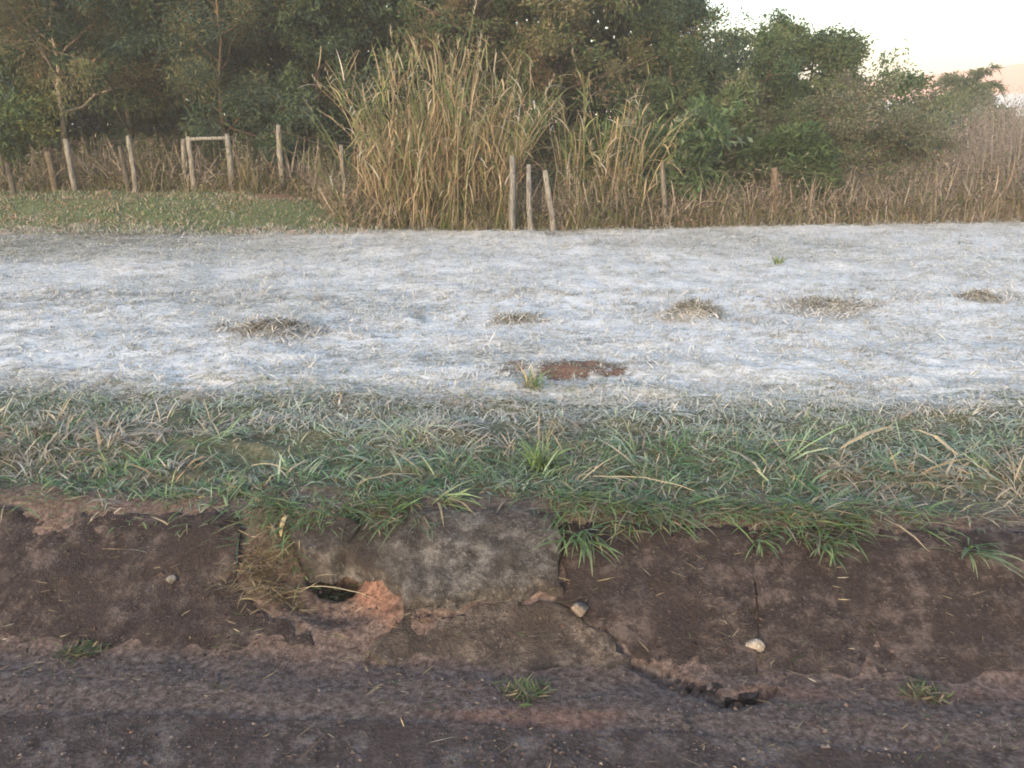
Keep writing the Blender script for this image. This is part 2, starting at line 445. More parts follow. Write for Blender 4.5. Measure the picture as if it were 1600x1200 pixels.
poly_slab('slab', [(862, 818), (1174, 830), (1181, 960), (1189, 1074), (1140, 1092), (1070, 1060), (1005, 1024), (908, 972), (874, 943), (879, 880)], M_SLAB, .024, lining, 13)
poly_slab('slab', [(1171, 830), (1640, 838), (1700, 1060), (1430, 1078), (1195, 1070), (1180, 960)], M_SLAB, .022, lining, 17)
poly_slab('slab', [(1636, 838), (2150, 850), (2250, 1060), (1704, 1060)], M_SLAB, .030, lining, 19)

def rock(name, px, py, size, label, seed, mat=M_STONE, squash=.6):
    rng = np.random.default_rng(seed); p = ground(px, py)
    import bmesh
    bm = bmesh.new(); bmesh.ops.create_icosphere(bm, subdivisions=3, radius=1)
    ks = rng.normal(0, 1, (11, 3)); ks /= np.linalg.norm(ks, axis=1)[:, None]
    for v in bm.verts:
        d = np.array(v.co); r = 1.0
        for k in ks: r = min(r, .58/max(.2, float(d@k)) if d@k > .3 else r)
        r *= .92+.18*float(fbm(d[0]*2+seed, d[1]*2+d[2]*2))
        v.co = Vector(d*r*np.array([1, .75, squash])*size)
    me = bpy.data.meshes.new(name); bm.to_mesh(me); bm.free(); me.materials.append(mat)
    me.polygons.foreach_set('use_smooth', np.ones(len(me.polygons), bool))
    try: me.set_sharp_from_angle(angle=math.radians(30))
    except Exception: pass
    o = bpy.data.objects.new(name, me); COL.objects.link(o); o.location = (p[0], p[1], p[2]+size*squash*.55+.02)
    o.rotation_euler = (rng.uniform(-.3, .3), rng.uniform(-.3, .3), rng.uniform(0, 6))
    tag(o, label, 'stone')
rock('stone', 905, 962, .062, 'pale jagged stone on the ditch bank below the hanging grass tuft', 1)
rock('stone', 1180, 1020, .050, 'small whitish stone lodged over the slab joint above the dark crack', 2, M_STONE, .8)
rock('stone', 270, 915, .040, 'small grey stone on the dark slab left of the hollow', 3)
rock('stone', 415, 925, .030, 'tiny pale stone beside the straw at the left rim of the hollow', 4)

# ------------------------------------------------------------------ loose stuff: gravel and straw litter
def gravel():
    rng = np.random.default_rng(21); n = 15000
    x = rng.uniform(-3.2, 3.2, n); b_ = rng.uniform(2.0, 3.66, n); y = b_-.06*x
    keep = fbm(x*2+3, y*3) > rng.uniform(.25, .75, n); x, y = x[keep], y[keep]; n = len(x)
    z = height(x, y); z = np.where(yb(x, y) < 2.55, np.maximum(z, TOE_Z+.047), z); z = np.where(yb(x, y) > 2.98, z+rng.uniform(.0, .035, n), z)
    r = rng.gamma(1.8, .0022, n)+.0025
    oct_ = np.array([[1, 0, 0], [0, 1, 0], [-1, 0, 0], [0, -1, 0], [0, 0, .7], [0, 0, -.7]])
    a = rng.uniform(0, 6.28, n); v = np.repeat(oct_[None], n, 0)*rng.uniform(.45, 1.3, (n, 6, 1))*np.array([1, .8, .7])
    ca, sa = np.cos(a)[:, None], np.sin(a)[:, None]
    v = np.stack([v[..., 0]*ca-v[..., 1]*sa, v[..., 0]*sa+v[..., 1]*ca, v[..., 2]], -1)*r[:, None, None]
    v += np.stack([x, y, z+r*.3], -1)[:, None]
    f = np.array([[0, 1, 4], [1, 2, 4], [2, 3, 4], [3, 0, 4], [1, 0, 5], [2, 1, 5], [3, 2, 5], [0, 3, 5]])
    t = (np.arange(n)[:, None, None]*6+f[None]).reshape(-1, 3)
    pal = np.array([[.10, .085, .08], [.16, .13, .12], [.26, .22, .20], [.19, .13, .11], [.08, .065, .062]])
    c = pal[rng.choice(5, n, p=[.35, .25, .08, .08, .24])]*rng.uniform(.6, 1.1, (n, 1)); c = np.where((yb(x, y) > 2.95)[:, None], c*np.array([.72, .60, .58]), c)
    mb = MB(); mb.add(v.reshape(-1, 3), None, t, np.repeat(c, 6, 0)); return mb
tag(gravel().build('gravel', M_STRAW), 'loose gravel scattered along the ditch bottom and road edge', 'gravel', kind='stuff')

def litter():
    rng = np.random.default_rng(22); mb = MB(); n = 2800
    x = rng.uniform(-3.6, 3.6, n); b_ = rng.triangular(2.1, 3.55, 4.0, n); y = b_-.06*x
    z = height(x, y)+rng.uniform(.01, .05, n)*(b_ > 2.9)+.012
    z = np.where(b_ < 2.55, TOE_Z+.055, z)
    L = rng.gamma(2.2, .014, n)+.012
    pal = np.array([[.42, .35, .22], [.30, .24, .15], [.52, .47, .36], [.16, .11, .07], [.10, .15, .05]])
    c = pal[rng.choice(5, n, p=[.22, .32, .08, .26, .12])]*rng.uniform(.5, 1.05, (n, 1)); keep = fbm(x*2.3+4, y*4+1) > rng.uniform(.3, .62, n); x, y, z, L, c, b_ = x[keep], y[keep], z[keep], L[keep], c[keep], b_[keep]; n = len(x)
    mb.blades(np.stack([x, y, z], 1), rng.normal(0, .7, n)+math.pi*(rng.random(n) > .5), L, rng.uniform(.003, .008, n), rng.uniform(1.2, 1.62, n), rng.normal(0, .2, n), 2, c, rng=rng)
    return mb
tag(litter().build('straw_litter', M_STRAW), 'dry straw and grass bits littered over the ditch bank', 'litter', kind='stuff')

# ------------------------------------------------------------------ grass
FROST = np.array([.75, .765, .79])
def grass_cols(x, y, n, rng, frost_bias, dry):
    f, g_, r_ = zones(x, y)
    pal = np.array([[.085, .185, .06], [.12, .235, .08], [.07, .145, .06], [.175, .24, .095]])
    c = pal[rng.choice(4, n)]*rng.uniform(.75, 1.2, (n, 1))
    dr = np.array([[.36, .29, .18], [.28, .20, .13], [.44, .38, .27]])[rng.choice(3, n)]
    isd = (rng.random(n) < dry)[:, None]; c = np.where(isd, dr*rng.uniform(.7, 1.1, (n, 1)), c)
    fa = np.clip(f*frost_bias+rng.normal(0, .16, n), 0, .95)[:, None]
    return c*(1-fa)+FROST*fa, c*(1-np.clip(fa*1.25, 0, .97))+FROST*np.clip(fa*1.25, 0, .97)

def verge_grass():
    rng = np.random.default_rng(31); mb = MB()
    edge_at = lambda x: 3.55+.62*(fbm(x*1.3+5, x*0+1.5)-.4)+.16*(fbm(x*5, x*0+9)-.5)
    # short ground cover
    n = 60000; x = rng.uniform(-4.7, 4.7, n); b_ = rng.uniform(3.42, 6.3, n); e = edge_at(x)
    k = rng.random(n) < sst(b_, e, e+.25)*(1-.9*sst(b_, 5.0, 6.2))*(.2+.8*sst(fbm(x*1.6+8, b_*2.6), .36, .56)); x, b_ = x[k], b_[k]; y = b_-.06*x; n = len(x)
    f0 = sst(b_, 3.9, 5.4)
    dry = np.clip(.38+1.0*(fbm(x*.9+20, y*1.7+7)-.45), .1, .8)
    c, ct = grass_cols(x, y, n, rng, .35, dry)
    fz = np.clip(.55*f0*(-.4+2.0*fbm(x*1.3+60, y*2.2))+rng.normal(0, .12, n), 0, .8)[:, None]
    c = c*(1-fz*.7)+FROST*fz*.7; ct = ct*(1-fz)+FROST*fz
    mb.blades(np.stack([x, y, height(x, y)-.006], 1), rng.normal(0, 1.1, n)+math.pi*(rng.random(n) > .5), rng.uniform(.03, .10, n), rng.uniform(.004, .010, n), rng.uniform(.5, 1.4, n), rng.uniform(.2, 1.0, n), 2, c, ct, rng=rng)
    # tufts, each leaning one way, each green, frosted or dry as a whole
    T = 4000; cx = rng.uniform(-4.7, 4.7, T); cb = rng.uniform(3.45, 6.1, T); e = edge_at(cx)
    k = rng.random(T) < sst(cb, e-.05, e+.22)*(1-.75*sst(cb, 5.1, 6.1))*(.3+.7*sst(fbm(cx*1.1+2, cb*1.8+6), .36, .6)); cx, cb = cx[k], cb[k]; T = len(cx); cy = cb-.06*cx
    typ = fbm(cx*.75+20, cy*1.5+7)+rng.normal(0, .09, T)-.10*sst(cx, .3, 2.5)*np.exp(-((cb-4.2)/.4)**2)-.05
    isd = typ < .325; fro = np.clip((.66*sst(cb, 4.0, 5.6)+.10)*(-.05+1.6*fbm(cx*1.3+60, cy*2.2))+rng.normal(0, .14, T), 0, .85)
    tl = rng.gamma(5, .028, T)*(1-.5*sst(cb, 4.9, 5.8))*(.75+.4*np.exp(-((cb-4.4)/.5)**2)); taz = rng.normal(0, .8, T)+math.pi*(rng.random(T) > .5); tw = rng.uniform(.006, .012, T)
    gp = np.array([[.12, .245, .10], [.165, .29, .12], [.10, .20, .095], [.21, .28, .135], [.14, .225, .14]])[rng.choice(5, T)]
    dp = np.array([[.34, .28, .19], [.26, .20, .14], [.42, .37, .28]])[rng.choice(3, T)]
    tc = np.where(isd[:, None], dp, gp)*rng.uniform(.75, 1.2, (T, 1))
    m_ = rng.integers(10, 27, T); k = np.repeat(np.arange(T), m_); n = len(k)
    px_ = cx[k]+rng.normal(0, .035, n); py_ = cy[k]+rng.normal(0, .035, n)
    c = tc[k]*rng.uniform(.7, 1.25, (n, 1)); sw = rng.random(n) < .10; c[sw] = np.array([.34, .29, .19])*rng.uniform(.7, 1.2, (sw.sum(), 1))
    fz = np.clip(fro[k]+rng.normal(0, .12, n), 0, .9)[:, None]
    lean = rng.uniform(.6, 1.6, n); L_ = tl[k]*rng.uniform(.4, 1.25, n)
    mb.blades(np.stack([px_, py_, height(px_, py_)-.008], 1), taz[k]+rng.normal(0, .8, n), L_, tw[k]*rng.uniform(.7, 1.3, n), lean, rng.uniform(.4, 1.4, n), 3, c*(1-fz*.55)+FROST*fz*.55, c*(1-fz)+FROST*fz, rng=rng)
    # blades that droop over the lip of the ditch
    n = 9000; x = rng.uniform(-4.2, 4.2, n); e = edge_at(x)
    k = rng.random(n) < .06+.94*sst(fbm(x*1.9+3, x*0+6)+.25*np.exp(-((x-.34)/.16)**2)+.2*np.exp(-((x-1.35)/.25)**2)+.15*np.exp(-((x-2.1)/.2)**2), .44, .66); x, e = x[k], e[k]; n = len(x)
    b_ = e+rng.uniform(-.10, .16, n); y = b_-.06*x
    c = np.array([[.13, .25, .08], [.17, .29, .10], [.10, .19, .075], [.36, .30, .20], [.19, .24, .10]])[rng.choice(5, n)]*rng.uniform(.7, 1.2, (n, 1))
    mb.blades(np.stack([x, y, height(x, y)+.02], 1), rng.normal(-math.pi/2, .7, n), rng.gamma(4, .028, n), rng.uniform(.005, .011, n), rng.uniform(.8, 1.5, n), rng.uniform(.1, .7, n), 3, c, c*.85+FROST*.1, rng=rng)
    return mb
tag(verge_grass().build('verge_grass', M_GRASS), 'tangled green grass touched with frost along the top of the ditch', 'grass', kind='stuff')

def field_grass():
    rng = np.random.default_rng(32); mb = MB()
    # short mown grass white with frost: small matted tufts with darker gaps between
    T = 40000; u = rng.random(T); y = 5.0+(17.2-5.0)*u**.85; x = (rng.random(T)*2-1)*(.66*y+1.6)
    f, g_, r_ = zones(x, y); row = fbm(x*.4, y*2.6+4)
    k = rng.random(T) < (.30+.70*sst(fbm(x*1.9+1, y*4.2), .34, .56))*(.5+.7*row)*sst(yb(x, y), 4.8, 5.9)
    k &= (r_ < rng.uniform(.25, 1.3, T)) & ~((x < -1.9) & (y > 15.2)) & (y < 15.0+.14*np.clip(x, 0, 30)+.1)
    x, y, f = x[k], y[k], f[k]; T = len(x)
    base = np.array([[.12, .15, .08], [.17, .18, .11], [.24, .21, .15], [.20, .17, .13], [.10, .125, .07]])[rng.choice(5, T)]
    pat = sst(fbm(x*1.5+11, y*3.6), .56, .70)
    fa = np.clip(f*1.08-.45*pat+rng.normal(0, .14, T), .05, .95)
    L = (rng.gamma(4, .012, T)+.018)*(.62+.5*sst(y, 7, 11)); az = rng.normal(0, .7, T)+math.pi*(rng.random(T) > .5)
    for near in (True, False):
        q = np.where((y < 9.5) == near)[0]
        k = np.repeat(q, 9 if near else 7); n = len(k)
        X_ = x[k]+rng.normal(0, .03, n); Y_ = y[k]+rng.normal(0, .028, n)
        c = base[k]*rng.uniform(.6, 1.25, (n, 1)); fz = np.clip(fa[k]+rng.normal(0, .14, n), 0, .97)[:, None]
        mb.blades(np.stack([X_, Y_, height(X_, Y_)-.004], 1), az[k]+rng.normal(0, .9, n), L[k]*rng.uniform(.5, 1.3, n), rng.uniform(.004, .009, n)*(1+.075*Y_), rng.uniform(.6, 1.5, n), rng.uniform(.1, .7, n),
                  2 if near else 1, c*.8*(1-fz*.45)+FROST*fz*.45, c*(1-fz)+FROST*fz, rng=rng)
    # matted tussocks, flattened and white on top
    C_ = 6500; u = rng.random(C_); cy = 5.6+(16.6-5.6)*u**.9; cx = (rng.random(C_)*2-1)*(.66*cy+1.4); f, _, r_ = zones(cx, cy)
    k = (rng.random(C_) < .25+.75*sst(fbm(cx*1.3+31, cy*3.4), .36, .6)) & (r_ < .3) & ~((cx < -1.9) & (cy > 15.1)) & (cy < 15.0+.14*np.clip(cx, 0, 30)+.05); cx, cy, f = cx[k], cy[k], f[k]; C_ = len(cx)
    R_ = rng.gamma(5, .014, C_)+.02; H_ = R_*rng.uniform(.35, .8, C_); fr_t = np.clip(f*1.12-.40*(rng.random(C_) < .16)+rng.normal(0, .1, C_), .1, .97)
    k = np.repeat(np.arange(C_), 12); n = len(k); a_ = rng.uniform(0, 6.28, n); rr = np.sqrt(rng.random(n))
    X_ = cx[k]+np.cos(a_)*rr*R_[k]*1.5; Y_ = cy[k]+np.sin(a_)*rr*R_[k]; Z_ = height(X_, Y_)+H_[k]*(1-rr**2)-.004
    c = np.array([[.12, .15, .08], [.19, .18, .12], [.22, .19, .14], [.09, .115, .065]])[rng.choice(4, n)]*rng.uniform(.6, 1.2, (n, 1)); fz = np.clip(fr_t[k]+rng.normal(0, .13, n), 0, .97)[:, None]
    mb.blades(np.stack([X_, Y_, Z_], 1), a_+rng.normal(0, .8, n), R_[k]*rng.uniform(.4, .95, n), rng.uniform(.007, .014, n), rng.uniform(.9, 1.6, n), rng.uniform(.1, .6, n), 2, c*(1-fz*.8)+FROST*fz*.8, c*(1-fz)+FROST*fz, rng=rng)
    return mb
tag(field_grass().build('frosted_field_grass', M_GRASS), 'short mown grass of the field white with hoar frost', 'grass', kind='stuff')

def mound_grass():
    rng = np.random.default_rng(33); mb = MB(); n = 52000
    x = rng.uniform(-14, -1.4, n); y = rng.uniform(14.4, 18.6, n)
    k = rng.random(n) < sst(-x-.55*(15.6-y)-.0, 1.6, 2.6)*(.3+.7*sst(fbm(x*2, y*3), .3, .6)); x, y = x[k], y[k]
    _, _, r_ = zones(x, y); k = r_ < .3; x, y = x[k], y[k]; n = len(x)
    lip = np.exp(-((y-15.05)/.35)**2)
    c, ct = grass_cols(x, y, n, rng, .25, np.clip(.30+.8*(fbm(x*.9, y*1.5+3)-.4), .05, .7)); c, ct = c*np.array([1.15, 1.0, 1.05]), ct*np.array([1.15, 1.0, 1.05])
    fz = np.clip(lip*.22+.03+.3*(fbm(x*1.5, y*2)-.5)+rng.normal(0, .12, n), 0, .8)[:, None]
    c = c*(1-fz*.6)+FROST*fz*.6; ct = ct*(1-fz)+FROST*fz
    L = (.05+.07*fbm(x*3, y*3)+.03*lip)*rng.uniform(.6, 1.4, n)
    mb.blades(np.stack([x, y, height(x, y)-.005], 1), rng.uniform(0, 6.28, n), L, rng.uniform(.012, .022, n), rng.uniform(.3, 1.2, n), rng.uniform(.2, 1.0, n), 2, c, ct, rng=rng)
    return mb
tag(mound_grass().build('bank_grass', M_GRASS), 'green unfrosted grass on the low rise before the left fence', 'grass', kind='stuff')

def fence_line_y(x):                                # where the rough growth along the fence begins
    x = np.asarray(x, float)
    left = 17.55+0*x; right = 15.0+.14*np.clip(x, 0, 30)
    t = sst(x, -4.6, -2.6); return left*(1-t)+right*t
def rough_growth():
    rng = np.random.default_rng(34); mb = MB(); n = 46000
    x = rng.uniform(-15.0, 15.5, n); d = rng.gamma(1.6, .55, n); y = fence_line_y(x)+d+.35*(fbm(x*1.3, x*0+4)-.5)-.1
    keep = rng.random(n) < .35+.65*sst(fbm(x*1.4+5, y*1.2), .34, .58); x, y, d = x[keep], y[keep], d[keep]; n = len(x)
    rightz = sst(x, 2.5, 5.5); clump = fbm(x*1.7+9, y*1.3+30)
    pal_d = np.array([[.30, .255, .205], [.24, .20, .165], [.37, .325, .27], [.18, .15, .125]])
    pal_g = np.array([[.11, .14, .045], [.16, .17, .06], [.085, .115, .04], [.20, .185, .075]])
    gprob = np.clip(.52-.30*rightz+.8*(fbm(x*.8+2, y*.8+70)-.5)-.15*sst(-x, 3.5, 6), .08, .85)
    isg = rng.random(n) < gprob
    c = np.where(isg[:, None], pal_g[rng.choice(4, n)], pal_d[rng.choice(4, n)])*rng.uniform(.7, 1.15, (n, 1))
    Lm = (.45+.70*sst(clump, .3, .72))*(1-.18*rightz)
    L = Lm*rng.uniform(.5, 1.25, n)*(1-.55*np.exp(-(d/.35)**2))
    mb.blades(np.stack([x, y, height(x, y)-.01], 1), rng.uniform(0, 6.28, n), L, rng.uniform(.008, .018, n), rng.uniform(0, .7, n), rng.uniform(-.3, 2.5, n), 3, c*.9, c*1.1, rng=rng)
    m_ = 26000; x = rng.uniform(-15.5, 16, m_); y = fence_line_y(x)+rng.gamma(1.6, .6, m_)-.05; hh = .35+.75*sst(fbm(x*1.7+9, y*1.3+30), .3, .72)*(1+.3*sst(x, 2.5, 5.5))
    P = np.stack([x, y, height(x, y)+rng.uniform(.03, 1.05, m_)*hh], 1)
    pl = np.array([[.15, .12, .09], [.25, .20, .15], [.07, .095, .04], [.10, .08, .06], [.12, .14, .06], [.34, .30, .25]])
    cl = pl[np.clip((fbm(x*1.2+40, y*1.2)*9).astype(int)-1+rng.integers(-1, 2, m_), 0, 5)]*rng.uniform(.7, 1.2, (m_, 1))
    mb.leaves(P, rng.normal(0, 1, (m_, 3)), rng.uniform(.05, .16, m_), rng.uniform(.015, .04, m_), cl, rng)
    # bent and broken stems, mostly tan
    n = 5200; x = rng.uniform(-17, 17, n); y = fence_line_y(x)+rng.gamma(1.5, .6, n)
    c = pal_d[rng.choice(4, n)]*rng.uniform(.8, 1.3, (n, 1))
    mb.blades(np.stack([x, y, height(x, y)+rng.uniform(0, .5, n)], 1), rng.uniform(0, 6.28, n), rng.uniform(.4, .9, n), rng.uniform(.010, .022, n), rng.uniform(.2, 1.1, n), rng.uniform(-.6, 2.0, n), 4, c, rng=rng)
    return mb
tag(rough_growth().build('rough_grass', M_STRAW), 'knee high tan and green rough grass growing along the fence', 'grass', kind='stuff')

# ------------------------------------------------------------------ heaps of raked dead grass in the frost
def heap(px, py, w, h, label, seed):
    rng = np.random.default_rng(seed); p = ground(px, py)
    root = empty('grass_heap', tuple(p), label, 'grass heap')
    mb = MB(); nr, na = 7, 22; V = []; C = []
    for r in range(nr):
        for a_ in range(na):
            t = r/(nr-1); th = a_*2*math.pi/na; rr = t*(1+.3*math.sin(2*th+seed)+.2*math.sin(3*th+2*seed)+.12*math.sin(5*th))
            x = rr*w*.5*math.cos(th); y = rr*w*.34*math.sin(th)
            z = h*(1-t*t)*(.7+.6*float(fbm(p[0]*3+x*6, y*6+seed)))-.05*t
            V.append((x, y, z)); C.append((np.array([.24, .225, .19])*(1-t)+np.array([.52, .53, .54])*t)*rng.uniform(.6, 1.2))
    i = np.arange(nr-1)[:, None]*na; j = np.arange(na)[None]; j2 = (j+1) % na
    mb.add(V, np.stack([i+j, i+na+j, i+na+j2, i+j2], -1).reshape(-1, 4), None, np.array(C))
    mb.build('mound', M_STRAW, root, True)
    n = int(3000*w); r = rng.random(n)**.62*1.35; th = rng.uniform(0, 6.28, n); r = r*(1+.3*np.sin(2*th+seed)+.2*np.sin(3*th+2*seed))
    x = r*w*.5*np.cos(th); y = r*w*.34*np.sin(th); z = h*np.clip(1-r*r, 0, 1)*rng.uniform(.75, 1.15, n)
    pal = np.array([[.22, .19, .13], [.15, .145, .09], [.30, .26, .19], [.11, .115, .07], [.55, .56, .56]])
    c = pal[rng.choice(5, n, p=[.13, .08, .12, .05, .62])]*rng.uniform(.7, 1.2, (n, 1)); fe = np.clip((r-.45)*1.3, 0, .9)[:, None]*rng.random((n, 1)); c = c*(1-fe)+FROST*fe
    b2 = MB(); b2.blades(np.stack([x, y, z], 1), rng.uniform(0, 6.28, n), rng.uniform(.05, .15, n), rng.uniform(.006, .013, n), rng.uniform(.8, 1.7, n), rng.uniform(0, .6, n), 3, c, rng=rng)
    tag(b2.build('dead_blades', M_STRAW, root), kind='stuff')
heap(425, 518, .85, .10, 'widest brown heap of dead grass, alone on the left of the frosted field', 41)
heap(812, 504, .60, .05, 'low flat heap of dead grass in the middle of the frosted field', 42)
heap(1085, 492, .62, .12, 'tallest brown heap of dead grass, right of the bare red patch', 43)
heap(1293, 480, .95, .06, 'long low heap of dead grass, second from the right edge', 44)
heap(1530, 470, .62, .09, 'brown heap of dead grass nearest the right edge of the field', 45)

# ------------------------------------------------------------------ fence posts, gate frame, wire
def post_mesh(mb, base, top, r, seed, tint=(1, 1, 1), square=False):
    rng = np.random.default_rng(seed); base = np.array(base)-np.array([0, 0, .15]); n = 9
    t = np.linspace(0, 1, n)[:, None]; pts = base+(np.array(top)-base)*t
    pts[:, :2] += np.cumsum(rng.normal(0, r*.10, (n, 2)), 0)*np.sin(t*math.pi)
    rad = r*(1.08-.16*t[:, 0])*(1+rng.normal(0, .04, n)); rad[-1] *= .82
    col = np.array(tint)*1.0
    mb.tube(pts, rad, 4 if square else 9, col, True, .05, rng)
    return pts
def photo_post(parent, base_px, top_px, r, seed, tint=(1, 1, 1), Y=None, square=False, label=None):
    if Y is None: b_ = ground(*base_px)
    else:
        b_ = at(*base_px, Y); b_[2] = on(b_[0], b_[1])
    t_ = at(*top_px, b_[1])
    mb = MB(); post_mesh(mb, b_, t_, r, seed, tint, square)
    o = mb.build('post', M_POST, parent, True, parent.location if parent is not None else tuple(b_))
    if label: o['label'] = label
    return b_, t_
def wire(parent, stops, seed):
    rng = np.random.default_rng(seed); pts = []
    for k in range(len(stops)-1):
        a_, b_ = np.array(stops[k]), np.array(stops[k+1]); n = 6
        for j in range(n+(k == len(stops)-2)):
            t = j/n; p = a_+(b_-a_)*t; p[2] -= .05*4*t*(1-t)*np.linalg.norm(b_-a_)/4; pts.append(p)
    mb = MB(); mb.tube(np.array(pts), .006, 4)
    # barbs
    P = np.array(pts)
    for k in range(len(P)-1):
        for t in (.25, .75):
            q = P[k]+(P[k+1]-P[k])*t; d = rng.normal(0, 1, 3); d /= np.linalg.norm(d)
            mb.tube(np.array([q-d*.02, q+d*.02]), .0025, 3)
    mb.build('wire', M_WIRE, parent, False, parent.location)
fl = empty('wire_fence', (-8.5, 18.0, .45), 'barbed wire fence on weathered posts before the dark trees on the left', 'fence')
G = (1.0, .98, .93); Dk = (.42, .38, .34); Br = (.62, .52, .42)
L = []
L.append(photo_post(fl, (22, 306), (11, 254), .055, 1, Dk))
photo_post(fl, (88, 299), (74, 236), .075, 2, Br)
L.append(photo_post(fl, (118, 299), (103, 217), .060, 3, (.85, .83, .8)))
photo_post(fl, (150, 300), (142, 222), .030, 4, (.8, .78, .74), 20.5)
photo_post(fl, (203, 300), (187, 228), .055, 5, Dk)
L.append(photo_post(fl, (213, 299), (200, 212), .055, 6, G))
gate_i = len(L)
L.append(photo_post(fl, (291, 298), (286, 217), .055, 7, (.9, .88, .84)))
L2 = []
L2.append(photo_post(fl, (372, 292), (365, 222), .035, 8, (.55, .5, .45), 18.8))
L2.append(photo_post(fl, (442, 298), (435, 195), .062, 9, G))
L2.append(photo_post(fl, (542, 318), (533, 226), .050, 10, G, 16.6))
L2.append(photo_post(fl, (630, 345), (622, 262), .040, 11, G, 15.6))
for fz in (.38, .66, .93):
    wire(fl, [b_+(t_-b_)*fz for b_, t_ in L], int(fz*100))
    wire(fl, [b_+(t_-b_)*fz for b_, t_ in L2], int(fz*77))
b_ = ground(304, 298)
gf = empty('gate_frame', tuple(b_), 'pale wooden frame of two posts joined by one top rail', 'gate frame')
p1 = photo_post(gf, (304, 298), (294, 213), .058, 12, G)
p2 = photo_post(gf, (362, 299), (354, 209), .062, 13, G)
mb = MB(); q1 = p1[0]+(p1[1]-p1[0])*.94; q2 = p2[0]+(p2[1]-p2[0])*.93; d = (q2-q1)/np.linalg.norm(q2-q1)
mb.tube(np.array([q1-d*.06, q1+(q2-q1)*.35+np.array([0, 0, .01]), q1+(q2-q1)*.7, q2+d*.07]), [.042, .038, .04, .036], 8, (1.1, 1.07, 1.0), True, .04)
mb.build('rail', M_POST, gf, True, gf.location)
fr_ = empty('wire_fence', (2.0, 15.3, 0), 'broken wire fence of leaning posts running right of the giant reeds', 'fence')
R = []
R.append(photo_post(fr_, (801, 357), (800, 243), .062, 14, (.95, .95, .95), 14.95, True))
R.append(photo_post(fr_, (829, 359), (826, 257), .050, 15, (1.1, 1.08, 1.04), 15.02))
photo_post(fr_, (867, 358), (851, 266), .056, 16, (1.0, .98, .95), 15.1, label='leaning brace post')
R.append(photo_post(fr_, (979, 352), (978, 250), .036, 17, (.8, .78, .72), 16.2))
R.append(photo_post(fr_, (1041, 348), (1034, 253), .050, 18, (.7, .66, .6), 15.7))
R.append(photo_post(fr_, (1212, 345), (1210, 262), .085, 19, (.72, .58, .46), 16.2, label='thick brown stump of a post'))
R.append(photo_post(fr_, (1592, 336), (1587, 262), .045, 20, (.8, .72, .64), 17.6))
for fz in (.4, .68, .92): wire(fr_, [b_+(t_-b_)*fz for b_, t_ in R], int(fz*55))

